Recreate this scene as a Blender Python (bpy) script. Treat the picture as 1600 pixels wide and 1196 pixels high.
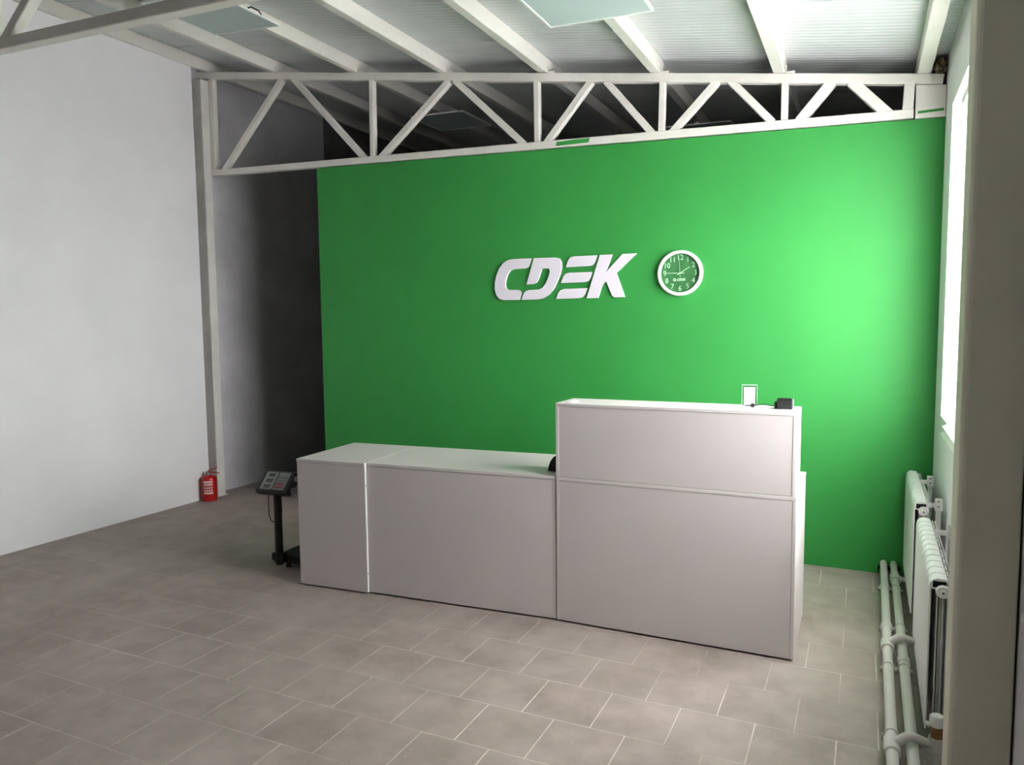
import bpy, bmesh, math, random
from mathutils import Vector, Matrix
random.seed(7)
for o in list(bpy.data.objects): bpy.data.objects.remove(o)
SC = bpy.context.scene
COL = SC.collection

# ------------------------------------------------------------------ camera
YAW = math.atan(550/1165.); PIT = math.radians(4.75); ROL = math.radians(0.6)
fw = Vector((-math.sin(YAW)*math.cos(PIT), math.cos(YAW)*math.cos(PIT), -math.sin(PIT)))
rr = Vector((math.cos(YAW), math.sin(YAW), 0)); uu = rr.cross(fw)
CAM_R = math.cos(ROL)*rr - math.sin(ROL)*uu
CAM_U = math.sin(ROL)*rr + math.cos(ROL)*uu
CAM_F = fw
cd = bpy.data.cameras.new('camera'); cam = bpy.data.objects.new('camera', cd); COL.objects.link(cam)
cd.sensor_width = 36; cd.lens = 36*1165/1600; cd.clip_start = .05
CAM_P = Vector((0, 0, 1.63))
cam.matrix_world = Matrix(((CAM_R.x, CAM_U.x, -CAM_F.x, CAM_P.x), (CAM_R.y, CAM_U.y, -CAM_F.y, CAM_P.y),
                           (CAM_R.z, CAM_U.z, -CAM_F.z, CAM_P.z), (0, 0, 0, 1)))
SC.camera = cam
def to_pix(p):
    d = Vector(p)-CAM_P; z = d.dot(CAM_F)
    return (800+1165*d.dot(CAM_R)/z, 598-1165*d.dot(CAM_U)/z, z)

# ------------------------------------------------------------------ sky and exposure
W = bpy.data.worlds.new('world'); SC.world = W; W.use_nodes = True
bg = W.node_tree.nodes['Background']
bg.inputs[0].default_value = (1.0, 0.975, 0.985, 1); bg.inputs[1].default_value = 12.0   # even overcast sky
vs = SC.view_settings
vs.view_transform = 'Standard'; vs.look = 'None'; vs.gamma = 1; vs.use_curve_mapping = False
vs.exposure = 1.33
WIN = (2.62, 4.80, 1.07, 2.78)        # window opening: y0, y1, z0, z1
def portal(name, w):
    l = bpy.data.lights.new(name, 'AREA'); l.shape = 'RECTANGLE'
    l.size = w[3]-w[2]; l.size_y = w[1]-w[0]; l.cycles.is_portal = True
    o = bpy.data.objects.new(name, l); COL.objects.link(o)
    o.location = (0.62, (w[0]+w[1])/2, (w[2]+w[3])/2); o.rotation_euler = (0, math.pi/2, 0)
portal('window_portal', WIN)

# ------------------------------------------------------------------ materials
def lin(c):
    return tuple((v/255/12.92 if v/255 <= .04045 else ((v/255+.055)/1.055)**2.4) for v in c)
MATS = {}
def mat(name, rgb, rough=.5, metal=0, var=0.0, vscale=3.0, rgb2=None, bump=0, bscale=60, rand=0, spec=.5, stretch=None, world=False):
    if name in MATS: return MATS[name]
    m = bpy.data.materials.new(name); m.use_nodes = True; MATS[name] = m
    nt = m.node_tree; N = nt.nodes; L = nt.links; b = N['Principled BSDF']
    c = lin(rgb)
    b.inputs['Base Color'].default_value = (*c, 1); b.inputs['Roughness'].default_value = rough
    b.inputs['Metallic'].default_value = metal; b.inputs['Specular IOR Level'].default_value = spec
    tc = N.new('ShaderNodeTexCoord'); src = tc.outputs['Object']
    if world: src = N.new('ShaderNodeNewGeometry').outputs['Position']
    if stretch:
        mp = N.new('ShaderNodeMapping'); mp.inputs['Scale'].default_value = stretch
        L.new(src, mp.inputs[0]); src = mp.outputs[0]
    if rgb2 is None: rgb2 = tuple(v*(1-var) for v in rgb)
    if var or rgb2 != rgb:
        n = N.new('ShaderNodeTexNoise'); n.inputs['Scale'].default_value = vscale; n.inputs['Detail'].default_value = 6
        n.inputs['Roughness'].default_value = .62
        L.new(src, n.inputs['Vector'])
        r = N.new('ShaderNodeValToRGB'); r.color_ramp.elements[0].position = .36; r.color_ramp.elements[1].position = .66
        r.color_ramp.elements[0].color = (*lin(rgb2), 1); r.color_ramp.elements[1].color = (*c, 1)
        L.new(n.outputs[0], r.inputs[0]); col = r.outputs[0]
        if rand:
            oi = N.new('ShaderNodeObjectInfo'); mr = N.new('ShaderNodeMapRange')
            mr.inputs[3].default_value = 1-rand; mr.inputs[4].default_value = 1+rand
            L.new(oi.outputs['Random'], mr.inputs[0])
            hs = N.new('ShaderNodeHueSaturation'); L.new(mr.outputs[0], hs.inputs['Value']); L.new(col, hs.inputs['Color'])
            col = hs.outputs[0]
        L.new(col, b.inputs['Base Color'])
    if bump:
        n2 = N.new('ShaderNodeTexNoise'); n2.inputs['Scale'].default_value = bscale; n2.inputs['Detail'].default_value = 4
        L.new(src, n2.inputs['Vector'])
        bp = N.new('ShaderNodeBump'); bp.inputs['Strength'].default_value = bump; bp.inputs['Distance'].default_value = .01
        L.new(n2.outputs[0], bp.inputs['Height']); L.new(bp.outputs[0], b.inputs['Normal'])
    return m
M_WALL = mat('white_wall_paint', (240, 237, 240), .75, var=.03, vscale=1.2, bump=.05, bscale=40)
M_WALLB = mat('shade_greyed_wall', (200, 197, 202), .8, var=.10, vscale=2.0, bump=.08, bscale=30)  # wall colour greyed to deepen the shade behind the column
M_CREAM = mat('cream_panel', (232, 228, 208), .6, var=.03, vscale=4, bump=.06, bscale=60)
M_FAR = mat('shade_darkened_wall', (122, 118, 117), .9, var=.2, vscale=3)  # dark colour puts the back room's shade into its walls
M_GREEN = mat('green_wall_paint', (46, 147, 63), .6, var=.045, vscale=1.5, bump=.04, bscale=50)
M_STEEL = mat('white_painted_steel', (226, 222, 215), .45, var=.03, vscale=6)
M_COLUMN = mat('column_paint', (222, 218, 212), .55, var=.07, vscale=5)
M_ROOF = mat('roof_sheet_white', (203, 206, 206), .33, var=.04, vscale=1.5)
M_TILE = mat('floor_tile', (162, 149, 142), .52, rgb2=(141, 130, 122), vscale=6, bump=.06, bscale=25, rand=.045, world=True)
def tile_stains(m):       # worn dusty patches and small paint specks with a shape of their own, running across the tiles
    nt = m.node_tree; N = nt.nodes; L = nt.links; b = N['Principled BSDF']
    old = b.inputs['Base Color'].links[0].from_socket
    g = N.new('ShaderNodeNewGeometry')
    n = N.new('ShaderNodeTexNoise'); n.inputs['Scale'].default_value = 1.9; n.inputs['Detail'].default_value = 5
    L.new(g.outputs['Position'], n.inputs['Vector'])
    r = N.new('ShaderNodeValToRGB'); r.color_ramp.elements[0].position = .40; r.color_ramp.elements[1].position = .68
    r.color_ramp.elements[0].color = (0, 0, 0, 1); r.color_ramp.elements[1].color = (.5, .5, .5, 1)
    L.new(n.outputs[0], r.inputs[0])
    mx = N.new('ShaderNodeMix'); mx.data_type = 'RGBA'
    L.new(r.outputs[0], mx.inputs[0]); L.new(old, mx.inputs[6]); mx.inputs[7].default_value = (*lin((176, 166, 158)), 1)
    v = N.new('ShaderNodeTexVoronoi'); v.inputs['Scale'].default_value = 5.5
    L.new(g.outputs['Position'], v.inputs['Vector'])
    r2 = N.new('ShaderNodeValToRGB'); r2.color_ramp.elements[0].position = .018; r2.color_ramp.elements[1].position = .026
    r2.color_ramp.elements[0].color = (.8, .8, .8, 1); r2.color_ramp.elements[1].color = (0, 0, 0, 1)
    L.new(v.outputs['Distance'], r2.inputs[0])
    mx2 = N.new('ShaderNodeMix'); mx2.data_type = 'RGBA'
    L.new(r2.outputs[0], mx2.inputs[0]); L.new(mx.outputs[2], mx2.inputs[6]); mx2.inputs[7].default_value = (*lin((205, 200, 192)), 1)
    L.new(mx2.outputs[2], b.inputs['Base Color'])
tile_stains(M_TILE)
M_GROUT = mat('floor_grout', (222, 213, 203), .85, rgb2=(160, 148, 140), vscale=1.3)
M_LAM = mat('white_laminate', (204, 197, 196), .45, var=.012, vscale=2)
M_EDGE = mat('laminate_edge', (207, 201, 200), .45)
M_SIGN = mat('sign_white', (228, 222, 232), .5)
M_WHITE = mat('white_plastic', (235, 235, 232), .4)
M_PIPE = mat('white_pipe', (214, 211, 205), .4, var=.03, vscale=9)
M_RAD = mat('radiator_enamel', (232, 232, 230), .32)
M_DARK = mat('gap_shade_paint', (20, 20, 19), .8)  # near-black colour standing in for shade in gaps and hollows
M_BLACK = mat('black_plastic', (13, 13, 14), .45)
M_BLACKM = mat('black_powder_coat', (11, 10, 10), .55, var=.2, vscale=20)
M_TERM = mat('charcoal_plastic', (27, 30, 30), .38)
M_DARKGREY = mat('dark_grey_plastic', (38, 42, 42), .4)
M_RED = mat('red_enamel', (176, 14, 16), .3)
M_BRASS = mat('brass', (150, 110, 78), .4, metal=.8)
M_CHROME = mat('chrome', (190, 190, 190), .25, metal=1)
M_GREYP = mat('grey_plastic', (150, 152, 152), .4)
M_LCD = mat('lcd_grey', (98, 102, 98), .25)
M_KEYR = mat('red_keys', (150, 60, 74), .5)
M_KEYG = mat('grey_keys', (120, 122, 122), .5)
M_LABEL = mat('white_print', (228, 214, 212), .5)
M_CLOCKF = mat('clock_face_green', (62, 128, 72), .5)
M_CLOCKN = mat('clock_print', (206, 240, 206), .5)
M_DIFF = mat('lamp_diffuser', (178, 191, 190), .35)
M_FOAM = mat('mounting_foam', (150, 136, 102), .9, rgb2=(52, 44, 30), vscale=25, bump=.6, bscale=30)
M_GROUND = mat('outdoor_bounce_ground', (222, 222, 222), .9, var=.08, vscale=1)
def mix_clear(name, rgb, clear, kind, rough=.05):
    m = bpy.data.materials.new(name); m.use_nodes = True; nt = m.node_tree; N = nt.nodes
    N.remove(N['Principled BSDF']); out = N['Material Output']
    t = N.new('ShaderNodeBsdfTransparent'); x = N.new('ShaderNodeMixShader'); x.inputs[0].default_value = clear
    s = N.new('ShaderNodeBsdfTranslucent' if kind == 'paper' else 'ShaderNodeBsdfGlossy')
    s.inputs[0].default_value = (*lin(rgb), 1)
    if kind != 'paper':
        s.inputs['Roughness'].default_value = rough; t.inputs[0].default_value = (.97, .985, .98, 1)
    nt.links.new(s.outputs[0], x.inputs[1]); nt.links.new(t.outputs[0], x.inputs[2]); nt.links.new(x.outputs[0], out.inputs[0])
    return m
M_PAPER = mix_clear('pleated_paper', (245, 245, 245), .55, 'paper')
M_GLASS = mix_clear('window_glass', (255, 255, 255), .965, 'glass')
M_ACRYL = mix_clear('clear_acrylic', (235, 250, 240), .90, 'glass', .08)
M_EDGEA = mat('acrylic_edge', (196, 236, 205), .3)

# ------------------------------------------------------------------ geometry helpers
class MB:
    def __init__(s): s.v = []; s.f = []
    def add(s, vs, fs):
        n = len(s.v); s.v += [tuple(v) for v in vs]; s.f += [tuple(i+n for i in f) for f in fs]; return s
    def hexa(s, p):      # 8 corners: bottom loop 0-3, top loop 4-7
        return s.add(p, [(3, 2, 1, 0), (4, 5, 6, 7), (0, 1, 5, 4), (1, 2, 6, 5), (2, 3, 7, 6), (3, 0, 4, 7)])
    def box(s, x0, x1, y0, y1, z0, z1):
        return s.hexa([(x0, y0, z0), (x1, y0, z0), (x1, y1, z0), (x0, y1, z0), (x0, y0, z1), (x1, y0, z1), (x1, y1, z1), (x0, y1, z1)])
    def tube(s, pts, rad, n=12, cap=True):
        pts = [Vector(p) for p in pts]; rads = rad if isinstance(rad, (list, tuple)) else [rad]*len(pts)
        t0 = (pts[1]-pts[0]).normalized(); a = Vector((0, 0, 1)) if abs(t0.z) < .9 else Vector((1, 0, 0))
        u = t0.cross(a).normalized(); rings = []
        for i, p in enumerate(pts):
            t = (pts[min(i+1, len(pts)-1)]-pts[max(i-1, 0)])
            t = t.normalized() if t.length > 1e-9 else t0
            u = (u-t*u.dot(t)).normalized(); w = t.cross(u)
            rings.append([p+(u*math.cos(2*math.pi*k/n)+w*math.sin(2*math.pi*k/n))*rads[i] for k in range(n)])
        vs = [q for r in rings for q in r]; fs = []
        for i in range(len(pts)-1):
            for k in range(n): fs.append((i*n+k, i*n+(k+1) % n, (i+1)*n+(k+1) % n, (i+1)*n+k))
        if cap: fs += [tuple(reversed(range(n))), tuple(range((len(pts)-1)*n, len(pts)*n))]
        return s.add(vs, fs)
    def prism(s, poly, fn, d0, d1):     # poly of 2D points; fn(a, b, d) -> 3D
        n = len(poly)
        vs = [fn(a, b, d0) for a, b in poly]+[fn(a, b, d1) for a, b in poly]
        return s.add(vs, [tuple(range(n)), tuple(range(2*n-1, n-1, -1))]+[(i, i+n, (i+1) % n+n, (i+1) % n) for i in range(n)])
    def build(s, name, m, parent=None, smooth=False, bevel=0, loc=None, seg=1):
        me = bpy.data.meshes.new(name); me.from_pydata(s.v, [], s.f)
        bm = bmesh.new(); bm.from_mesh(me)
        bmesh.ops.recalc_face_normals(bm, faces=bm.faces)
        if bevel:
            es = [e for e in bm.edges if len(e.link_faces) == 2 and e.calc_face_angle(0) > .6]
            bmesh.ops.bevel(bm, geom=es, offset=bevel, segments=seg, affect='EDGES', profile=.5)
        bm.to_mesh(me); bm.free()
        me.materials.append(m)
        if smooth:
            me.shade_smooth(); me.set_sharp_from_angle(angle=math.radians(40))
        o = bpy.data.objects.new(name, me); COL.objects.link(o)
        if parent: o.parent = parent
        if loc: o.location = loc
        return o
def box(name, b, m, parent=None, bevel=0, seg=1):
    return MB().box(*b).build(name, m, parent, bevel=bevel, seg=seg)
def empty(name, loc=(0, 0, 0), rz=0):
    o = bpy.data.objects.new(name, None); COL.objects.link(o); o.location = loc; o.rotation_euler = (0, 0, rz)
    o.empty_display_size = .1; return o
def tag(o, label, cat, group=None):
    o['label'] = label; o['category'] = cat
    if group: o['group'] = group
    return o
def struct(o, label=None):
    o['kind'] = 'structure'
    if label: o['label'] = label
    return o
def lab(o, label): o['label'] = label; return o
def copy_tree(o, parent=None):
    c = o.copy(); COL.objects.link(c)
    if parent: c.parent = parent
    for ch in list(o.children): copy_tree(ch, c)
    return c
def text_mesh(name, body, size, m, parent, fn, depth=.0006):
    cu = bpy.data.curves.new(name, 'FONT'); cu.body = body; cu.size = size; cu.align_x = 'CENTER'; cu.align_y = 'CENTER'
    cu.extrude = depth; cu.resolution_u = 3
    t = bpy.data.objects.new(name, cu); COL.objects.link(t)
    dg = bpy.context.evaluated_depsgraph_get(); me = bpy.data.meshes.new_from_object(t.evaluated_get(dg))
    bpy.data.objects.remove(t); bpy.data.curves.remove(cu)
    for v in me.vertices: v.co = fn(v.co)
    me.materials.clear(); me.materials.append(m); me.name = name
    o = bpy.data.objects.new(name, me); COL.objects.link(o); o.parent = parent; return o

# ------------------------------------------------------------------ room shell
XL, XR = -5.52, 0.404
YW = 5.185                                 # face of the green partition
YB, YF = 9.6, -3.2
zc = lambda x: 3.942-.1482*(x+5.63)        # underside of the purlins = top of the trusses
PH = .105                                  # purlin height

# floor: grout bed with tiles
floor = struct(box('floor', (-6.0, .75, YF-.2, YB+.2, -.25, -.0009), M_GROUT), 'grey-brown tiled floor with pale grout joints')
P = .2995; TS = P-.0046
tm = MB().box(-TS/2, TS/2, -TS/2, TS/2, -.009, 0)
proto = tm.build('tile', M_TILE, floor, bevel=.0006)
tile_mesh = proto.data
spots = []
r0 = 3.3156
for j in range(-22, 22):
    y = r0+(j+.5)*P
    off = -.655 if j % 2 == 0 else -.808
    for i in range(-18, 5):
        x = off+(i+.5)*P
        if y < YF or y > YB: continue
        x0, x1 = max(x-P/2, -5.66), min(x+P/2, XR)
        if x1-x0 < .03: continue
        spots.append((x, y, x0, x1))
def vis(x, y):
    px = to_pix((x, y, 0))
    if px[2] < .5 or not (-45 < px[0] < 1500 and 690 < px[1] < 1245): return 0
    if 3.62+.063*(x+1.47)*(x < -1.47) < y < 5.15 and -3.1 < x < -.45: return 0     # behind the counter
    if y > YW and x > -4.2: return 0
    return 1/px[2]**3
full = [(vis(x, y), x, y) for x, y, a, b in spots]
full.sort(reverse=True)
single = set((x, y) for s, x, y in full[:300] if s > 0)
rest = MB(); first = True
for x, y, x0, x1 in spots:
    whole = (x1-x0) > P-.001
    if (x, y) in single:
        if whole:
            if first: o = proto; first = False
            else: o = bpy.data.objects.new('tile', tile_mesh); COL.objects.link(o); o.parent = floor
            o.location = (x, y, 0)
        else:
            h = (x1-x0)/2-.0018
            MB().box(-h, h, -TS/2, TS/2, -.009, 0).build('tile', M_TILE, floor, bevel=.0006, loc=((x0+x1)/2, y, 0))
    else:
        rest.box(x0+.0018, x1-.0018, y-TS/2, y+TS/2, -.009, 0)
ro = rest.build('tile_field', M_TILE, floor); ro['kind'] = 'stuff'

# left wall: clad in front of the column, greyed for the shade behind it
struct(box('wall_left', (-5.92, XL, YF, 5.02, -.02, 4.15), M_WALL), 'plain white painted wall on the left')
struct(box('wall_left_back', (-5.9, -5.62, 6.95, YB, -.02, 4.2), M_FAR), 'left wall of the dark back room, its colour darkened for shade')
struct(box('wall_left_recess', (-5.9, -5.62, 5.0, 6.95, -.02, 4.2), M_WALLB), 'wall behind the steel column, its colour greyed for shade')
struct(box('wall_rear', (-6.0, .75, YF-.2, YF, -.02, 4.3), M_WALL), 'white wall behind the viewer')
struct(box('wall_far', (-6.0, .75, YB, YB+.2, -.02, 4.3), M_FAR), 'wall at the far end of the dark back room, darkened for shade')
# green partition
gw = MB()
# sloped top following the truss chord; hole for pipes is a dark recess plate
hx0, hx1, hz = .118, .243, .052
zt = lambda x: 2.989-.0305*(x+5.51)-.006
def wpiece(x0, x1, z0, sl=True):
    gw.hexa([(x0, YW, z0), (x1, YW, z0), (x1, YW+.1, z0), (x0, YW+.1, z0), (x0, YW, zt(x0)), (x1, YW, zt(x1)), (x1, YW+.1, zt(x1)), (x0, YW+.1, zt(x0))])
wpiece(-4.275, hx0, -.02); wpiece(hx0, hx1, hz); wpiece(hx1, .45, -.02)
struct(gw.build('wall_back', M_GREEN), 'bright green painted partition wall behind the counter')
# right wall with window openings
wt = .26
def right_piece(x0, x1, y0, y1, z0, z1): rw.box(x0, x1, y0, y1, z0, z1)
rw = MB(); X0, X1 = XR, XR+wt
rw.box(.392, X1, YF, 2.5, -.02, 3.4); rw.box(X0, X1, 2.5, WIN[0], -.02, 3.4); rw.box(X0, X1, WIN[1], YW+.1, -.02, 3.4)
for w in (WIN,):
    rw.box(X0, X1, w[0], w[1], -.02, w[2]); rw.box(X0, X1, w[0], w[1], w[3], 3.4)
struct(rw.build('wall_right', M_WALL), 'white wall with the bright window, tinged by the green partition')
struct(box('wall_right_back', (X0, X1, YW+.1, YB, -.02, 3.4), M_FAR), 'right wall of the dark back room, darkened for shade')
# sloping roof of ribbed sandwich panels
ceil = struct(MB().hexa([(-6, YF-.2, zc(-6)+PH+.012), (.75, YF-.2, zc(.75)+PH+.012), (.75, YB+.2, zc(.75)+PH+.012), (-6, YB+.2, zc(-6)+PH+.012),
                         (-6, YF-.2, zc(-6)+PH+.15), (.75, YF-.2, zc(.75)+PH+.15), (.75, YB+.2, zc(.75)+PH+.15), (-6, YB+.2, zc(-6)+PH+.15)]).build('ceiling', M_ROOF),
              'sloping white ceiling of finely ribbed metal roof panels')
pm = MB(); pts = []; y = 0.0
while y < 1.0-1e-6:
    pts += [(y+.002, 0), (y+.030, 0), (y+.036, .003), (y+.044, .003)]; y += .05
pts = [(0, .012), (.001, .0)]+pts[1:]+[(.998, 0), (.999, .012)]
vs_ = []; fs_ = []
for k, (yy, dz) in enumerate(pts):
    for x in (-6.0, .75): vs_.append((x, yy, zc(x)+PH+dz))
for k in range(len(pts)-1): fs_.append((2*k, 2*k+1, 2*k+3, 2*k+2))
pm.add(vs_, fs_)
pr = pm.build('roof_panel', M_ROOF, ceil)
for v in pr.data.polygons:
    if v.normal.z > 0: pr.data.flip_normals(); break
pr.location.y = YF
for k in range(1, 13):
    c = bpy.data.objects.new('roof_panel', pr.data); COL.objects.link(c); c.parent = ceil; c.location.y = YF+k

# outdoor ground, unseen, made extra pale to bounce daylight indoors
struct(box('ground', (.8, 40, -30, 40, -.6, -.4), M_GROUND), 'unseen ground outside the window, pale to bounce light in')

# windows: frame, mullion, panes, sill
def window(name, w):
    y0, y1, z0, z1 = w; xa, xb = XR+.13, XR+.20
    f = MB(); t = .07
    f.box(xa, xb, y0, y0+t, z0, z1).box(xa, xb, y1-t, y1, z0, z1).box(xa, xb, y0+t, y1-t, z0, z0+t).box(xa, xb, y0+t, y1-t, z1-t, z1)
    r = empty(name, (0, 0, 0)); struct(r)
    f.build('window_frame', M_WHITE, r)
    n = 3; wd = (y1-y0-2*t)/n
    for k in range(1, n):
        box('mullion', (xa, xb, y0+t+wd*k-.04, y0+t+wd*k+.04, z0+t, z1-t), M_WHITE, r)
    for k in range(n):
        box('pane', (xa+.03, xa+.034, y0+t+wd*k+(.04 if k else 0), y0+t+wd*(k+1)-(.04 if k < n-1 else 0), z0+t, z1-t), M_GLASS, r)
    box('window_sill', (XR-.004, xa, y0+.001, y1-.001, z0-.012, z0+.006), M_WHITE, r)
    return r
lab(window('window_1', WIN), 'bright window with a pleated white blind in the right wall')
# pleated paper blind
def blind(w, label):
    y0, y1, z0, z1 = w
    r = empty('pleated_blind', (XR+.06, (y0+y1)/2, z0)); tag(r, label, 'blind')
    bl = MB(); k = 0; z = z1-.03; prof = []
    while z > z0+.05:
        prof.append((XR+(.045 if k % 2 else .085), z)); z -= .034; k += 1
    vs = []; fs = []
    for (x, z) in prof:
        vs += [(x, y0+.02, z), (x, y1-.05, z)]
    for i in range(len(prof)-1): fs.append((2*i, 2*i+1, 2*i+3, 2*i+2))
    b = bl.add(vs, fs).build('pleats', M_PAPER); b.parent = r; b.matrix_parent_inverse = Matrix.Translation(-r.location)
    h = box('head_rail', (XR+.04, XR+.09, y0+.015, y1-.045, z1-.03, z1-.003), M_WHITE); h.parent = r; h.matrix_parent_inverse = Matrix.Translation(-r.location)
    # folded lower pleats lying on the sill, their corners poking over its edge
    vs = []; fs = []; prof = [(XR+.05, z0+.055), (XR-.008, z0+.020), (XR-.036, z0+.006), (XR-.008, z0-.012), (XR-.042, z0-.030), (XR-.008, z0-.046), (XR-.026, z0-.056)]
    for (x, z) in prof: vs += [(x, y0+.02, z), (x, y1-.50, z)]
    for i in range(len(prof)-1): fs.append((2*i, 2*i+1, 2*i+3, 2*i+2))
    b = MB().add(vs, fs).build('folded_pleats', M_WHITE); b.parent = r; b.matrix_parent_inverse = Matrix.Translation(-r.location)
blind(WIN, 'white pleated paper blind hanging in the bright window')

# ------------------------------------------------------------------ steel column at the left, boxed column at the right
c = empty('steel_column', (-5.56, 5.13, 0))
tag(c, 'pale steel column standing at the end of the white left wall', 'column')
q = box('post', (-.10, .075, -.04, .05, 0, 3.84), M_COLUMN, c, bevel=.006)
box('base_plate', (-.10, .09, -.06, .06, 0, .008), M_COLUMN, c)
pil = empty('boxed_column', (.31, 2.37, 0))
tag(pil, 'wide grey-white boxed column at the right edge, nearest the viewer', 'column')
prof = [(.240, 2.312), (.252, 2.300), (.386, 2.300), (.386, 2.45), (.252, 2.45), (.240, 2.438)]
o = MB().prism([(a-.31, b-2.37) for a, b in prof], lambda a, b, d: (a, b, d), 0, zc(.3)-.07).build('casing', M_CREAM, pil, bevel=.004)
box('gap_shade_strip', (.3865-.31, .3915-.31, -.05, .05, 0, zc(.3)-.07), M_DARK, pil)  # dark strip painting the shade in the gap to the wall

# ------------------------------------------------------------------ roof trusses
YT = 5.165; TD = .06
webs = [((-5.451, 3.842), (-5.46, 3.015)), ((-4.619, 3.729), (-5.34, 3.038)), ((-4.499, 3.712), (-3.761, 2.977)), ((-3.683, 3.59), (-3.69, 2.975)),
        ((-2.955, 3.477), (-3.621, 2.974)), ((-2.91, 3.471), (-2.311, 2.934)), ((-2.222, 3.368), (-2.218, 2.924)), ((-1.8, 3.309), (-2.157, 2.927)),
        ((-1.692, 3.293), (-1.348, 2.908)), ((-1.287, 3.236), (-1.294, 2.91)), ((-.921, 3.184), (-1.224, 2.906)), ((-.835, 3.172), (-.567, 2.895)),
        ((-.498, 3.124), (-.498, 2.89)), ((-.22, 3.081), (-.409, 2.884)), ((-.111, 3.066), (.105, 2.859)), ((.209, 3.021), (.202, 2.855))]
PURX = [-5.52, -4.727, -3.855, -3.015, -2.170, -1.338, -.534, .283]
PW = .073
zb = lambda x: 2.989-.0305*(x+5.51)
def bar(p, q, w, y0, y1, over=0):
    p = Vector(p); q = Vector(q); d = (q-p).normalized(); n = Vector((-d.y, d.x))*w/2; p = p-d*over; q = q+d*over
    c = [p+n, q+n, q-n, p-n]
    return MB().hexa([(a.x, y0, a.y) for a in c]+[(a.x, y1, a.y) for a in c])
def make_truss():
    t = empty('roof_truss', (-2.6, YT+TD/2, zb(-2.6)))
    off = -t.location
    def part(mb, name, m=M_STEEL, bevel=.004):
        mb.v = [(v[0]+off.x, v[1]+off.y, v[2]+off.z) for v in mb.v]
        return mb.build(name, m, t, bevel=bevel)
    part(bar((-5.66, zc(-5.66)-.031), (.385, zc(.385)-.031), .060, YT, YT+TD), 'top_chord')
    bc = part(bar((-5.49, zb(-5.49)+.027), (.235, zb(.235)+.027), .053, YT, YT+TD), 'bottom_chord')
    for k, (a, b) in enumerate(webs):
        vert = abs(a[0]-b[0]) < .05
        w = (.058 if k in (0, 15) else .042) if vert else (.062 if k in (13, 14) else .048)
        yy = (YT+.004, YT+TD-.004)
        a2 = (a[0], a[1]+.012); b2 = (b[0], b[1]-.012)
        part(bar(a2, b2, w, *yy), 'end_post' if k in (0, 15) else ('vertical_strut' if vert else 'diagonal_strut'))
    for x in PURX[1:-1]:
        xr = x+PW/2+.003
        part(MB().box(xr, xr+.055, YT+.008, YT+TD-.01, zc(xr+.028)-.004, zc(xr)+.010).box(xr, xr+.006, YT+.008, YT+TD-.01, zc(xr), zc(xr)+.05), 'purlin_cleat', bevel=0)
    return t, part
tr, part = make_truss()
near = copy_tree(tr)
near.location.y -= 2.9; near.location.x -= .10
tag(tr, 'white steel roof truss running along the top of the green wall', 'truss', 'steel roof trusses')
tag(near, 'white steel roof truss crossing the top left corner, nearest the viewer', 'truss', 'steel roof trusses')
# white infill board with a brush stroke at the right end of the far truss, paint patch on its lower chord
ib = part(MB().hexa([(.243, YT+.004, zb(.243)-.004), (XR-.003, YT+.004, zb(XR)-.006), (XR-.003, YT+.03, zb(XR)-.006), (.243, YT+.03, zb(.243)-.004),
                     (.243, YT+.004, zc(.243)-.066), (XR-.003, YT+.004, zc(XR)-.062), (XR-.003, YT+.03, zc(XR)-.062), (.243, YT+.03, zc(.243)-.066)]), 'infill_board', bevel=.002)
lab(part(bar((.255, 2.843), (.392, 2.846), .015, YT+.003, YT+.0042), 'paint_stroke', M_GREEN, 0), 'green brush stroke')
lab(part(MB().prism([(-2.065, zb(-2.065)+.010), (-1.95, zb(-1.95)+.013), (-1.815, zb(-1.815)+.016), (-1.805, zb(-1.805)+.046), (-1.93, zb(-1.93)+.044), (-2.06, zb(-2.06)+.038)],
     lambda a, b, d: (a, d, b), YT-.0006, YT+.001), 'paint_patch', M_GREEN, 0), 'patch of green wall paint')

# ------------------------------------------------------------------ purlins
ordn = ['white roof purlin running along the top of the left wall', 'second white roof purlin from the left wall', 'third white roof purlin from the left wall',
        'fourth white roof purlin from the left wall', 'fifth white roof purlin from the left wall',
        'sixth white roof purlin from the left wall, crossing above the large ceiling lamp panel', 'second white roof purlin from the right wall', 'white roof purlin nearest the right wall, above the window']
for x, l in zip(PURX, ordn):
    a, b = x-PW/2, x+PW/2; o = (x, YF, zc(x))
    mb = MB().hexa([(a, YF, zc(a)+.001), (b, YF, zc(b)+.001), (b, YB, zc(b)+.001), (a, YB, zc(a)+.001), (a, YF, zc(a)+PH+.002), (b, YF, zc(b)+PH+.002), (b, YB, zc(b)+PH+.002), (a, YB, zc(a)+PH+.002)])
    mb.v = [(v[0]-o[0], v[1]-o[1], v[2]-o[2]) for v in mb.v]
    tag(mb.build('roof_purlin', M_STEEL, bevel=.004, loc=o), l, 'purlin', 'roof purlins')

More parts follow.
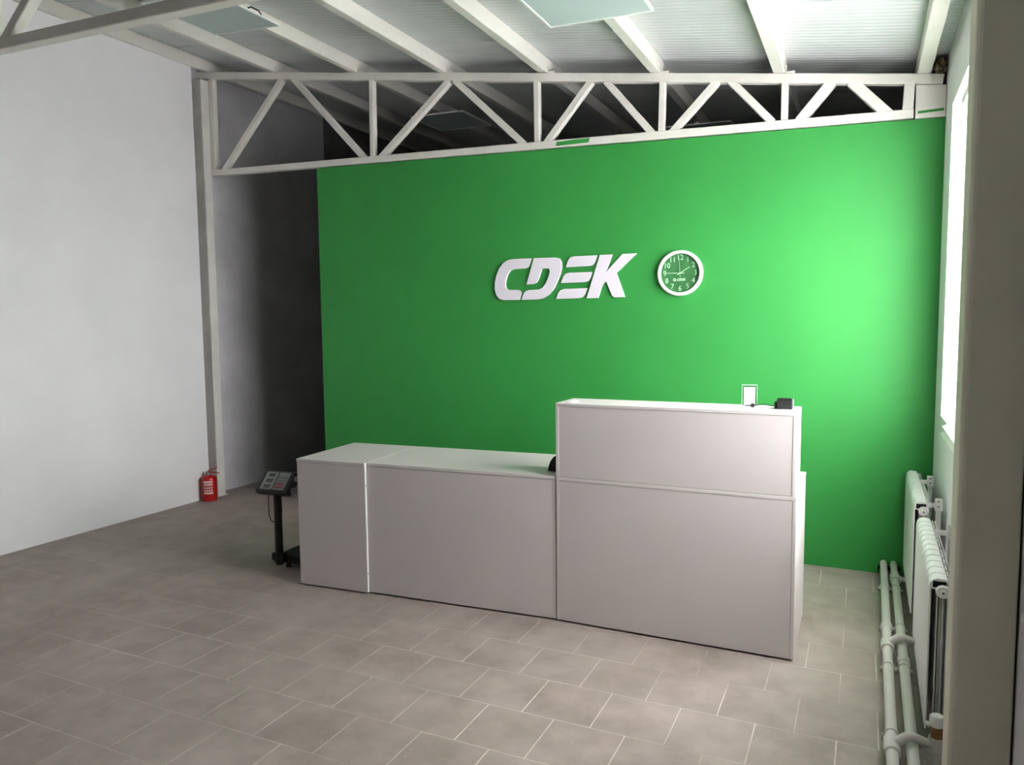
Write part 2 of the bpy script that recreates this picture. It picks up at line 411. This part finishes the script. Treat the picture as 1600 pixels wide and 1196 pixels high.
# ------------------------------------------------------------------ flat ceiling lamps (off)
def lamp(x0, y0, z, tilt, label, wire=False, s=.595):
    t = empty('ceiling_lamp_panel', (x0+s/2, y0+s/2, z)); t.rotation_euler = (0, tilt, 0)
    h = s/2; f = MB(); w = .012
    f.box(-h, h, -h, -h+w, 0, .012).box(-h, h, h-w, h, 0, .012).box(-h, -h+w, -h+w, h-w, 0, .012).box(h-w, h, -h+w, h-w, 0, .012)
    f.build('frame', M_WHITE, t)
    box('diffuser', (-h+w, h-w, -h+w, h-w, .003, .009), M_DIFF, t)
    box('back_plate', (-h+w, h-w, -h+w, h-w, .009, .011), M_WHITE, t)
    for yy in (-.2, .2): box('hanger', (-.015, .015, yy-.012, yy+.012, .011, .045), M_STEEL, t)
    if wire:
        MB().tube([(h-.004, .13, .010), (h+.004, .10, .026), (h+.004, .03, .026), (h-.004, .01, .012)], .005, 6).build('cable', M_BLACK, t)
    tag(t, label, 'lamp', 'flat ceiling lamp panels')
lamp(-1.65, 4.05-.595, 3.268, .025, 'square ceiling lamp panel, unlit, at the top centre above the counter')
lamp(-4.16, 4.0-.595, 3.618, .065, 'square ceiling lamp panel, unlit, near the left wall', True)
lamp(-4.10, 6.4, 3.628, .025, 'ceiling lamp panel in the dark back room, seen through the left half of the truss')
lamp(-1.62, 6.4, 3.235, .025, 'ceiling lamp panel in the dark back room, seen through the right half of the truss')

# mounting foam in the corner
bm = bmesh.new(); bmesh.ops.create_icosphere(bm, subdivisions=3, radius=.042)
for v in bm.verts:
    n = math.sin(v.co.x*130+1)*math.sin(v.co.y*110+2)*math.cos(v.co.z*120)
    v.co *= 1+.28*n; v.co.x *= .85; v.co.z *= 1.1
me = bpy.data.meshes.new('mounting_foam'); bm.to_mesh(me); bm.free(); me.materials.append(M_FOAM)
fo = bpy.data.objects.new('mounting_foam', me); COL.objects.link(fo); fo.location = (.366, 5.17, zc(.366)+.045)
tag(fo, 'brown lump of mounting foam in the upper right corner by the truss end', 'foam')

# ------------------------------------------------------------------ counter
def panel(name, b, parent, m=M_LAM, bevel=.0012): return box(name, b, m, parent, bevel=bevel)
G = .010
# side unit and low desk: turned 3.7 degrees
ANG = .0645
u1 = empty('counter_end_cabinet', (-3.139, 3.533, 0), ANG); tag(u1, 'narrow white cabinet at the left end of the counter beside the scale', 'cabinet')
L1 = .487; D1 = .63; HT = .797
panel('front_panel', (0, L1-.0015, 0, .016, G, HT-.018), u1)
lab(box('edge_strip', (L1-.0015, L1, 0, .016, G, HT-.0005), M_WHITE, u1), 'bright white edge strip')
panel('side_panel', (0, .016, .0165, D1, G, HT-.018), u1); panel('side_panel', (L1-.016, L1, .0165, D1, G, HT-.018), u1)
panel('back_panel', (.0165, L1-.0165, D1-.016, D1, G, HT-.018), u1)
panel('worktop', (-.003, L1-.0016, -.001, D1+.004, HT-.018, HT), u1, M_EDGE)
box('gap_light_block', (.02, L1-.02, .04, D1-.04, 0, .0098), M_DARK, u1)  # added dark block, keeps light from leaking under the cabinet
for fx in (.06, L1-.06):
    for fy in (.08, D1-.08): MB().tube([(fx, fy, 0), (fx, fy, .012)], .02, 10).build('foot', M_BLACK, u1)
for zz in (.125, .66): MB().tube([(L1+.0002, .008, zz), (L1+.0008, .008, zz)], .0045, 8).build('cam_hole', M_DARKGREY, u1)
u2 = empty('counter_desk', (-2.651, 3.581, 0), ANG); tag(u2, 'low white desk in the middle of the counter with an open worktop', 'desk')
L2 = 1.180; D2 = .615
panel('front_panel', (0, L2-.0165, 0, .016, G, HT-.021), u2)
panel('side_panel', (0, .016, .0165, D2, G, HT-.019), u2); panel('side_panel', (L2-.016, L2, -.001, D2, G, HT-.019), u2)
panel('worktop', (0, L2, -.0015, D2+.004, HT-.018, HT), u2, M_EDGE)
box('gap_light_block', (.003, L2-.003, .020, .034, 0, .03), M_DARK, u2)  # added to block light coming under the desk from behind
for fx in (.03, L2-.03):
    for fy in (.08, D2-.08): MB().tube([(fx, fy, 0), (fx, fy, .012)], .012, 10).build('foot', M_BLACK, u2)
# tall unit
u3 = empty('counter_desk', (-1.468, 3.651, 0), 0); tag(u3, 'white desk at the right end of the counter carrying the raised box', 'desk')
L3 = 1.203; D3 = .612; H3 = .795
panel('front_panel', (.0165, L3-.0165, .0015, .0175, G, H3-.0195), u3)
panel('side_panel', (0, .016, 0, D3, G, H3-.0185), u3); panel('side_panel', (L3-.016, L3, 0, D3, G, H3-.0185), u3)
panel('worktop', (0, L3, -.0008, D3+.02, H3-.018, H3), u3, M_EDGE)
box('gap_light_block', (.0175, L3-.0175, .020, .034, 0, .03), M_DARK, u3)  # same added light block, keeps the floor gap black
for fx in (.03, L3-.03):
    for fy in (.08, D3-.08): MB().tube([(fx, fy, 0), (fx, fy, .012)], .012, 10).build('foot', M_BLACK, u3)
u4 = empty('counter_riser', (-1.470, 3.651, H3), 0); tag(u4, 'raised white box standing on the right end of the counter', 'counter')
H4 = .397; D4 = .262; L4 = 1.2
panel('top_panel', (0, L4, 0, D4, H4-.016, H4), u4, M_EDGE)
panel('side_panel', (0, .016, 0, D4, .0005, H4-.0165), u4, M_EDGE); panel('side_panel', (L4-.016, L4, 0, D4, .0005, H4-.0165), u4, M_EDGE)
panel('front_panel', (.0165, L4-.0165, .0025, .0185, .0025, H4-.0165), u4)
ZT = H3+H4
# grommet
g = empty('cable_grommet', (-1.408, 3.745, ZT)); tag(g, 'round white cable grommet on the left end of the raised counter box', 'grommet')
MB().tube([(0, 0, 0), (0, 0, .004), (0, 0, .0045)], [.034, .034, .031], 28).build('ring', M_WHITE, g, smooth=True)
MB().tube([(0, 0, .0045), (0, 0, .007)], [.027, .026], 28).build('cap', M_WHITE, g, smooth=True)
box('slot', (-.030, -.006, -.006, .006, .0072, .0076), M_GREYP, g)

# acrylic sign holder with a card
s = empty('sign_holder', (-.510, 3.86, ZT), .12); tag(s, 'clear acrylic stand with a white card on the raised counter box', 'sign')
box('base', (-.036, .036, -.035, .02, 0, .0025), M_ACRYL, s, bevel=.0006)
mb = MB()
for y0 in (-.0035, .0015): mb.hexa([(-.036, y0, .0025), (.036, y0, .0025), (.036, y0+.002, .0025), (-.036, y0+.002, .0025), (-.036, y0+.010, .103), (.036, y0+.010, .103), (.036, y0+.012, .103), (-.036, y0+.012, .103)])
mb.build('acrylic_plates', M_ACRYL, s)
box('top_edge', (-.036, .036, .0065, .0135, .103, .1055), M_EDGEA, s)
for sx in (-1, 1): MB().hexa([(sx*.036-.0008, -.004, .0025), (sx*.036+.0008, -.004, .0025), (sx*.036+.0008, .004, .0025), (sx*.036-.0008, .004, .0025), (sx*.036-.0008, .006, .103), (sx*.036+.0008, .006, .103), (sx*.036+.0008, .013, .103), (sx*.036-.0008, .013, .103)]).build('side_edge', M_EDGEA, s)
cdp = MB().hexa([(-.027, -.0013, .005), (.027, -.0013, .005), (.027, .0013, .005), (-.027, .0013, .005), (-.027, .0068, .094), (.027, .0068, .094), (.027, .0093, .094), (-.027, .0093, .094)]).build('card', M_WHITE, s)

# payment terminal dock and cable
t = empty('card_terminal', (-.340, 3.80, ZT), .06); tag(t, 'small black card terminal lying at the right end of the raised counter box', 'terminal')
MB().box(-.033, .038, -.036, .030, .0, .047).build('body', M_TERM, t, bevel=.004, seg=2)
box('side_slot_block', (-.045, -.0335, -.030, .024, .0, .033), M_BLACK, t, bevel=.003)
MB().hexa([(-.031, -.034, .0475), (.036, -.034, .0475), (.036, .002, .0475), (-.031, .002, .0475), (-.029, -.030, .054), (.034, -.030, .054), (.034, .0, .050), (-.029, .0, .050)]).build('paper_cover', M_BLACK, t, bevel=.002)
box('cover_seam', (-.0325, .0375, -.0366, -.0361, .030, .0325), M_BLACK, t)
box('cable_notch', (-.030, -.008, -.0372, -.0361, .001, .012), M_BLACK, t)
box('side_latch', (.0382, .0420, -.030, .020, .006, .046), M_GREYP, t, bevel=.0012)
cab = [(-.041, .005, .010), (-.065, .0, .012), (-.09, .0, .018), (-.115, .004, .014), (-.14, .012, .010), (-.165, .016, .008), (-.18, .02, .007)]
MB().tube(cab, .0022, 7).build('cable', M_BLACK, t, smooth=True)
mb = MB().tube([(-.146, -.004, .011), (-.146, .006, .011)], [.010, .010], 14); mb.build('cable_plug', M_BLACK, t, smooth=True)

# black device by the riser
d = empty('desk_device', (-1.523, 3.80, HT), ANG); tag(d, 'small black rounded device on the low desk against the raised box', 'device')
pf = [(-.045, 0), (.042, 0), (.042, .098), (.030, .098), (.010, .094), (-.012, .080), (-.030, .056), (-.041, .026)]
MB().prism(pf, lambda a, b, dd: (a, dd, b), -.03, .05).build('body', M_BLACK, d, bevel=.004, seg=2)
for zz in (.025, .045, .065): box('groove', (-.02, .038, -.0312, -.0302, zz, zz+.004), M_DARKGREY, d)

# ------------------------------------------------------------------ wall sign letters
LET = {
 'letter_c': [(-2.2713, 2.0938), (-2.2888, 2.0435), (-2.3021, 2.0262), (-2.3246, 2.0199), (-2.4151, 2.0186), (-2.4447, 2.0089), (-2.4693, 1.9785), (-2.4847, 1.9342), (-2.4879, 1.898), (-2.4801, 1.8747), (-2.4626, 1.8633), (-2.3834, 1.8612), (-2.3621, 1.8522), (-2.3557, 1.834), (-2.3668, 1.7861), (-2.5056, 1.7866), (-2.5396, 1.7971), (-2.5639, 1.8258), (-2.577, 1.8701), (-2.5749, 1.9249), (-2.5604, 1.9793), (-2.5365, 2.0294), (-2.502, 2.0679), (-2.4612, 2.0891), (-2.4142, 2.0946)],
 'letter_d': [(-2.2478, 2.094), (-2.0691, 2.0903), (-2.0438, 2.0812), (-2.0288, 2.0562), (-2.0264, 2.0188), (-2.0381, 1.9667), (-2.0612, 1.9148), (-2.0895, 1.8628), (-2.1282, 1.8201), (-2.1736, 1.7939), (-2.2191, 1.7855), (-2.3508, 1.7858), (-2.3372, 1.8252), (-2.3184, 1.8487), (-2.2906, 1.8575), (-2.2055, 1.86), (-2.1769, 1.8735), (-2.1508, 1.9058), (-2.1299, 1.9523), (-2.1194, 1.9849), (-2.1218, 2.005), (-2.1333, 2.0137), (-2.1848, 2.0145), (-2.2113, 1.9409), (-2.2285, 1.913), (-2.2573, 1.902), (-2.3086, 1.9011)],
 'letter_k': [(-1.7305, 2.0936), (-1.6409, 2.0928), (-1.685, 1.9689), (-1.5631, 2.0925), (-1.4609, 2.0922), (-1.61, 1.9617), (-1.5473, 1.7891), (-1.6217, 1.7885), (-1.6395, 1.7992), (-1.6838, 1.9052), (-1.7078, 1.8865), (-1.721, 1.8606), (-1.7465, 1.7868), (-1.8319, 1.7864)]}
EB = [[(-1.7546, 2.0921), (-1.7692, 2.0486), (-1.785, 2.0253), (-1.8118, 2.0183), (-1.9912, 2.0163), (-1.9747, 2.0632), (-1.9571, 2.0856), (-1.9297, 2.0923)],
      [(-1.7912, 1.975), (-1.8059, 1.932), (-1.8218, 1.9096), (-1.8488, 1.9035), (-2.0321, 1.9022), (-2.0129, 1.9483), (-1.9952, 1.9687), (-1.9676, 1.9747)],
      [(-1.8317, 1.8591), (-1.8465, 1.8179), (-1.8639, 1.7952), (-1.8911, 1.7888), (-2.0709, 1.7866), (-2.0515, 1.8324), (-2.0336, 1.8507), (-2.0058, 1.858)]]
sg = empty('wall_sign', (-2.02, YW, 1.786)); tag(sg, 'large white letters CDEK mounted on the green wall', 'sign')
def letter(name, polys):
    mb = MB()
    for p in polys: mb.prism([(a+2.02, b-1.786) for a, b in p], lambda a, b, dd: (a, dd, b), -.020, -.0005)
    return mb.build(name, M_SIGN, sg)
letter('letter_c', [LET['letter_c']]); letter('letter_d', [LET['letter_d']]); letter('letter_k', [LET['letter_k']])
le = empty('letter_e'); le.parent = sg
for p in EB:
    o = letter('bar', [p]); o.parent = le

# ------------------------------------------------------------------ clock
ck = empty('wall_clock', (-1.155, YW, 1.943)); tag(ck, 'round wall clock with white rim and green face beside the white letters', 'clock')
def ringprof(prof, n=64):
    mb = MB(); vs = []; fs = []; m = len(prof)
    for k in range(n):
        a = 2*math.pi*k/n
        for r, y in prof: vs.append((r*math.cos(a), y, r*math.sin(a)))
    for k in range(n):
        for i in range(m): fs.append((k*m+i, k*m+(i+1) % m, ((k+1) % n)*m+(i+1) % m, ((k+1) % n)*m+i))
    return mb.add(vs, fs)
ringprof([(.156, -.001), (.157, -.020), (.152, -.036), (.143, -.040), (.135, -.036), (.132, -.022), (.132, -.001)]).build('rim', M_WHITE, ck, smooth=True)
MB().tube([(0, -.001, 0), (0, -.014, 0)], .1325, 64).build('face', M_CLOCKF, ck)
for hgt in range(1, 13):
    a = math.radians(90-30*hgt); rx = .105
    cx, cz = rx*math.cos(a), rx*math.sin(a)
    text_mesh('numeral', str(hgt), .050, M_CLOCKN, ck, lambda v, cx=cx, cz=cz: (v.x*.95+cx, -.0148-v.z, v.y+cz))
def hand(name, deg, l, back, w, y):
    a = math.radians(90-deg); d = Vector((math.cos(a), math.sin(a))); n = Vector((-d.y, d.x))*w/2
    p = -d*back; q = d*l
    c = [p+n, q+n*.7, q-n*.7, p-n]
    MB().hexa([(i.x, y, i.y) for i in c]+[(i.x, y-.0012, i.y) for i in c]).build(name, M_CLOCKN, ck)
hand('hour_hand', 58, .078, .022, .0055, -.0165); hand('minute_hand', 271.5, .098, .03, .0045, -.0185); hand('second_hand', -3, .10, .032, .002, -.0205)
MB().tube([(0, -.0145, 0), (0, -.0225, 0)], .005, 16).build('hub', M_CLOCKN, ck)
lo = empty('face_logo'); lo.parent = ck
MB().tube([(-.037, -.0142, -.0445), (-.037, -.0152, -.0445)], .0105, 20).build('logo_disc', M_CLOCKN, lo)
MB().tube([(-.037, -.0152, -.0445), (-.037, -.0156, -.0445)], .0045, 14).build('logo_dot', M_CLOCKF, lo)
k = .062/1.11
for name, polys in (('logo_letter', [LET['letter_c']]), ('logo_letter', [LET['letter_d']]), ('logo_letter', EB), ('logo_letter', [LET['letter_k']])):
    mb = MB()
    for p in polys: mb.prism([((a+2.02)*k+.010, (b-1.94)*k-.0445) for a, b in p], lambda a, b, dd: (a, dd, b), -.0152, -.0142)
    mb.build(name, M_CLOCKN, lo)
MB().tube([(0, -.0272, 0), (0, -.0280, 0)], .1318, 48).build('glass', M_GLASS, ck)

# ------------------------------------------------------------------ fire extinguisher
e = empty('fire_extinguisher', (-5.441, 4.945, 0), .42); tag(e, 'small red fire extinguisher on the floor at the foot of the column', 'extinguisher')
def lathe(prof, n=32):
    mb = MB(); return mb.tube([(0, 0, z) for r, z in prof], [r for r, z in prof], n)
lathe([(.058, 0), (.066, .004), (.068, .014), (.068, .195), (.066, .212), (.057, .226), (.040, .234), (.022, .238), (.016, .240)]).build('cylinder', M_RED, e, smooth=True)
lathe([(.017, .238), (.017, .262), (.013, .264), (.013, .276)], 20).build('valve', M_CHROME, e, smooth=True)
MB().hexa([(0.0, -.009, .262), (.100, -.007, .252), (.100, .007, .252), (0, .009, .262), (0, -.009, .272), (.100, -.007, .259), (.100, .007, .259), (0, .009, .272)]).build('carry_handle', M_RED, e, bevel=.001)
MB().hexa([(-.008, -.008, .274), (.085, -.006, .302), (.085, .006, .302), (-.008, .008, .274), (-.008, -.008, .282), (.085, -.006, .309), (.085, .006, .309), (-.008, .008, .282)]).build('lever', M_RED, e, bevel=.001)
MB().tube([(-.018, 0, .255), (-.028, 0, .255)], .014, 16).build('gauge', M_CHROME, e)
def patch(a0, a1, z0, z1, m, name, r=.0684):
    n = 6; vs = []; fs = []
    for k in range(n+1):
        a = a0+(a1-a0)*k/n
        for z in (z0, z1): vs.append((r*math.cos(a), r*math.sin(a), z))
    for k in range(n): fs.append((2*k, 2*k+2, 2*k+3, 2*k+1))
    return MB().add(vs, fs).build(name, m, e)
A0 = math.radians(-92)
lbl = [(-.62, .62, .176, .192, M_LABEL)]
for row, z in enumerate((.148, .122, .098)):
    for k in range(4):
        a = -.56+.30*k; lbl.append((a, a+.20, z, z+.014, M_LABEL))
lbl += [(-.6, .64, .072, .084, M_LABEL), (-.55, .6, .160, .163, M_LABEL), (-.55, .55, .167, .170, M_LABEL), (-.5, .6, .089, .092, M_LABEL)]
for a, b, z0, z1, m in lbl: patch(A0+a+.30, A0+b+.30, z0, z1, m, 'label_print')
for a in (-.4, -.05, .3): patch(A0+a+.30, A0+a+.52, .182, .186, M_RED, 'label_mark', .0686)

# ------------------------------------------------------------------ platform scale
sc = empty('platform_scale', (-3.475, 3.745, 0), .07); tag(sc, 'black floor platform scale with a tilted display, left of the counter', 'scale')
box('platform', (-.01, .245, -.005, .40, .075, .10), M_BLACKM, sc, bevel=.006)
box('base_frame', (.0, .235, .005, .39, .03, .075), M_BLACKM, sc, bevel=.003)
for fx in (.02, .215):
    for fy in (.03, .36): MB().tube([(fx, fy, 0), (fx, fy, .012), (fx, fy, .03)], [.018, .018, .010], 12).build('foot', M_BLACK, sc)
box('column_bracket', (-.055, .035, -.045, .005, .045, .105), M_BLACKM, sc, bevel=.003)
box('bracket_bolt', (-.06, -.03, -.055, -.046, .05, .06), M_GREYP, sc)
MB().tube([(-.008, -.022, .03), (-.008, -.022, .56)], .026, 20).build('column', M_BLACKM, sc, smooth=True)
hd = empty('display_head', (-.005, -.03, .585)); hd.parent = sc; hd.rotation_euler = (math.radians(42), 0, .02)
# head local: x width, y up the face, z out of the face (towards the viewer)
pf = [(-.072, -.055), (-.082, -.020), (-.078, .004), (.078, .012), (.085, .004), (.080, -.040), (.05, -.060)]
MB().prism(pf, lambda a, b, dd: (dd, a, b), -.128, .118).build('housing', M_BLACK, hd, bevel=.006, seg=2)
def face(name, x0, x1, y0, y1, m, up=.0): # plate on sloped face
    zf = lambda y: .004+(y+.078)*.008/.156+.0008+up
    return MB().hexa([(x0, y0, zf(y0)-.001), (x1, y0, zf(y0)-.001), (x1, y1, zf(y1)-.001), (x0, y1, zf(y1)-.001), (x0, y0, zf(y0)), (x1, y0, zf(y0)), (x1, y1, zf(y1)), (x0, y1, zf(y1))]).build(name, m, hd)
face('display_plate', -.098, -.006, -.062, .070, M_GREYP)
for y in (-.045, .0, .042):
    lab(face('lcd_window', -.078, -.026, y-.010, y+.018, M_LCD, .0009), 'grey display window')
face('keypad_plate', .002, .088, -.062, .070, M_GREYP)
for r in range(4):
    for c_ in range(4):
        face('key', .008+.020*c_, .024+.020*c_, -.052+.024*r, -.034+.024*r, M_KEYR if r < 2 and c_ < 3 else M_KEYG, .001)
for yy, zz in ((.045, -.015), (-.030, -.040)):
    MB().tube([(.118, yy, zz), (.130, yy, zz), (.132, yy, zz)], [.018, .018, .014], 18).build('knob', M_GREYP, hd, smooth=True)
    MB().tube([(.132, yy, zz), (.134, yy, zz)], .006, 10).build('knob_screw', M_DARKGREY, hd)
box('head_clamp', (-.05, .035, -.045, .0, .53, .565), M_BLACK, sc, bevel=.004)
cab = [(-.045, -.03, .545), (-.062, -.03, .53), (-.075, -.03, .48), (-.075, -.03, .42), (-.074, -.03, .36), (-.062, -.03, .325), (-.040, -.03, .312), (-.02, -.025, .312)]
MB().tube(cab, .0035, 7).build('cable', M_BLACK, sc, smooth=True)
MB().tube([(.017, -.02, .50), (.024, -.025, .44), (.03, -.03, .40), (.026, -.03, .37), (.016, -.02, .34)], .0035, 7).build('cable', M_BLACK, sc, smooth=True)

# ------------------------------------------------------------------ radiators
def radiator(loc, rz, n, label, brackets, lift=0):
    r = empty('radiator', loc, rz); tag(r, label, 'radiator', 'white sectional radiators')
    # local: y along the radiator (away from viewer), x towards the wall, z up from 0.06
    d = .080; w = .08; z0, z1 = .06+lift, .650+lift
    # one section: curved front plate, rounded top cap, core, rear fin
    fp = MB().prism([(0, .005), (.002, .0015), (.007, .0005), (.007, .0785), (.002, .0775), (0, .074)], lambda a, b, dd: (a, b, dd), z0, z1-.035)
    cap = MB(); prof = []
    for k in range(7):
        a = math.pi/2*k/6; prof.append((.028-.028*math.sin(math.pi/2-a) if k else 0, z1-.035+.035*math.sin(a)))
    cp = [(0, z1-.036)]+[(.03-.03*math.cos(math.pi/2*k/5), z1-.036+.036*math.sin(math.pi/2*k/5)) for k in range(1, 6)]+[(.058, z1-.003), (.058, z1-.009), (.03, z1-.008), (.010, z1-.036)]
    cap.prism(cp, lambda a, b, dd: (a, dd, b), .003, .0762)
    cap.box(.002, .058, .0, .08, z1-.040, z1-.036)
    core = MB().box(.036, .056, .028, .052, z0+.02, z1-.04)
    core.box(.026, .030, .008, .072, z0+.02, z1-.02).box(.046, .049, .008, .072, z0+.02, z1-.02)
    rear = MB().box(.066, .070, .004, .076, z0+.02, z1-.012).box(.060, .0705, .0, .004, z0+.04, z1-.010)
    grille = MB().box(.058, .062, .0, .08, z1-.018, z1-.012).box(.078, .081, .0, .08, z1-.018, z1-.012).box(.06, .08, .0, .004, z1-.018, z1-.012).box(.06, .08, .038, .041, z1-.018, z1-.012)
    first = []
    for k in range(n):
        if not first:
            s_ = empty('section'); s_.parent = r
            for mb, nm, mm, sm in ((fp, 'front_plate', M_RAD, True), (cap, 'top_cap', M_RAD, True), (core, 'core', M_RAD, False), (rear, 'rear_fin', M_RAD, False), (grille, 'top_grille', M_RAD, False)):
                first.append(mb.build(nm, mm, s_, smooth=sm))
            s_.location = (0, w*k, 0)
        else:
            s_ = empty('section'); s_.parent = r; s_.location = (0, w*k, 0)
            for f in first:
                c = f.copy(); COL.objects.link(c); c.parent = s_
    # collectors with plugs at both heights
    for zz in (z1-.045, z0+.045):
        MB().tube([(.045, -.006, zz), (.045, n*w+.004, zz)], .017, 14).build('collector', M_RAD, r, smooth=True)
        pl = MB().tube([(.045, -.006, zz), (.045, -.014, zz), (.045, -.022, zz)], [.025, .025, .021], 20).build('plug', M_RAD, r, smooth=True)
        MB().tube([(.045, -.022, zz), (.045, -.028, zz)], [.011, .010], 14).build('air_valve', M_RAD, r, smooth=True)
        MB().tube([(.045, -.028, zz), (.045, -.0285, zz)], .004, 8).build('valve_slot', M_DARKGREY, r)
    # dark plate painting the shade of the hollow under the near end cap
    MB().box(.012, .056, .0005, .0022, z1-.034, z1-.010).build('end_hollow_shade', M_DARK, r)
    for y, zt_ in brackets:
        br = empty('bracket'); br.parent = r
        y -= loc[1]; xw = XR-loc[0]
        MB().box(xw-.050, xw-.026, y, y+.006, .03, zt_).build('bracket_post', M_RAD, br)
        MB().box(xw-.056, xw-.020, y-.006, y, zt_-.062, zt_+.005).build('bracket_head', M_RAD, br, bevel=.003)
        MB().box(.055, xw-.05, y-.001, y+.006, zt_-.045, zt_-.022).build('bracket_arm', M_RAD, br)
        for q in (zt_-.012, zt_-.038): MB().tube([(xw-.038, y-.0062, q), (xw-.038, y-.0068, q)], .004, 8).build('bracket_hole', M_DARKGREY, br)
    return r
radiator((.246, 3.135, 0), -.010, 12, 'white sectional radiator nearest the viewer, half behind the boxed column', [(3.76, .700)])
radiator((.253, 4.275, 0), -.003, 11, 'white sectional radiator nearest the green wall', [(4.86, .708), (4.30, .700)], .033)

# ------------------------------------------------------------------ heating pipes
ZP = .07; RP = .0205
def pipe(name, x0, x1, y0, y1, label, tees, clips, sleeves):
    p = empty(name, ((x0+x1)/2, y0, 0)); tag(p, label, 'pipe', 'heating pipes along the right wall')
    ox, oy = p.location.x, p.location.y
    X = lambda y: x0+(x1-x0)*(y-y0)/(y1-y0)-ox
    MB().tube([(X(y0), 0, ZP), (X(y1), y1-oy, ZP)], RP, 20).build('tube', M_PIPE, p, smooth=True)
    for y in sleeves:
        MB().tube([(X(y), y-oy-.03, ZP), (X(y), y-oy-.026, ZP), (X(y), y-oy+.026, ZP), (X(y), y-oy+.03, ZP)], [.0215, .026, .026, .0215], 20).build('socket_sleeve', M_PIPE, p, smooth=True)
    for y, kind in tees:
        t = MB().tube([(X(y), y-oy-.05, ZP), (X(y), y-oy-.048, ZP), (X(y), y-oy-.03, ZP), (X(y), y-oy, ZP), (X(y), y-oy+.03, ZP), (X(y), y-oy+.048, ZP), (X(y), y-oy+.05, ZP)], [.0215, .028, .028, .030, .028, .028, .0215], 20).build('tee', M_PIPE, p, smooth=True)
        if kind == 'over':    # bow over the neighbouring pipe and on to the radiator
            a = X(y); yy = y-oy
            pts = [(a, yy, ZP+.005), (a+.022, yy+.003, ZP+.024), (a+.045, yy+.01, ZP+.042), (a+.07, yy+.016, ZP+.045), (a+.095, yy+.02, ZP+.036), (a+.12, yy+.022, ZP+.030), (.255-ox, yy+.026, ZP+.024), (.275-ox, yy+.028, ZP+.02)]
            MB().tube(pts, [.018, .018, .0175, .0165, .0155, .015, .015, .015], 16).build('crossover_bend', M_PIPE, p, smooth=True)
        else:
            a = X(y); yy = y-oy
            MB().tube([(a, yy, ZP), (a+.03, yy, ZP), (a+.032, yy, ZP), (.30-ox, yy, ZP)], [.019, .019, .015, .015], 16).build('branch', M_PIPE, p, smooth=True)
    for y in clips:
        c = empty('clip'); c.parent = p; c.location = (X(y), y-oy, 0)
        n = 18; vs = []; fs = []
        MB().tube([(0, -.005, ZP), (0, -.0049, ZP), (0, .0049, ZP), (0, .005, ZP)], [.0206, .0245, .0245, .0206], 20).build('clip_ring', M_PIPE, c, smooth=True)
        MB().tube([(0, 0, .0), (0, 0, ZP-.02)], .004, 8).build('clip_stud', M_CHROME, c)
        for sx in (-1, 1):
            MB().box(min(sx*.022, sx*.034), max(sx*.022, sx*.034), -.005, .005, ZP-.012, ZP-.004).build('clip_ear', M_PIPE, c)
            MB().tube([(sx*.030, -.012, ZP-.022), (sx*.030, -.004, ZP-.022)], .0045, 8).build('clip_screw', M_CHROME, c, smooth=True)
    return p
pipe('heating_pipe', .125, .150, 2.3, 5.24, 'white heating pipe on the floor, the one farther from the wall', [(3.86, 'over'), (2.927, 'over')], [3.62, 3.02, 4.72, 4.10], [4.09])
pipe('heating_pipe', .194, .207, 2.3, 5.24, 'white heating pipe on the floor, the one closer to the radiators', [(4.89, 'side')], [3.63, 3.02, 4.71, 4.11], [3.93, 3.70])
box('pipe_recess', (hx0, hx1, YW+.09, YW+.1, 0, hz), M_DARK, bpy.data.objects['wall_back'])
# radiator valve
v = empty('radiator_valve', (.272, 2.955, 0)); tag(v, 'white and brass radiator valve rising from the pipe branch', 'valve')
def vl(prof, nm, m, n=20): MB().tube([(0, 0, z) for r, z in prof], [r for r, z in prof], n).build(nm, m, v, smooth=True)
vl([(.022, 0), (.022, .03), (.027, .032), (.027, .075), (.024, .077), (.024, .105)], 'riser_fitting', M_PIPE)
vl([(.026, .105), (.027, .125)], 'collar', M_PIPE)
vl([(.020, .125), (.0225, .128), (.0225, .143), (.016, .146), (.016, .154), (.022, .158), (.022, .170)], 'brass_nut', M_BRASS, 6)
vl([(.023, .168), (.0245, .176), (.024, .202), (.020, .207)], 'handwheel', M_WHITE)
MB().tube([(-.02, .012, .160), (-.034, .02, .165)], [.010, .006], 10).build('thermal_stub', M_WHITE, v, smooth=True)
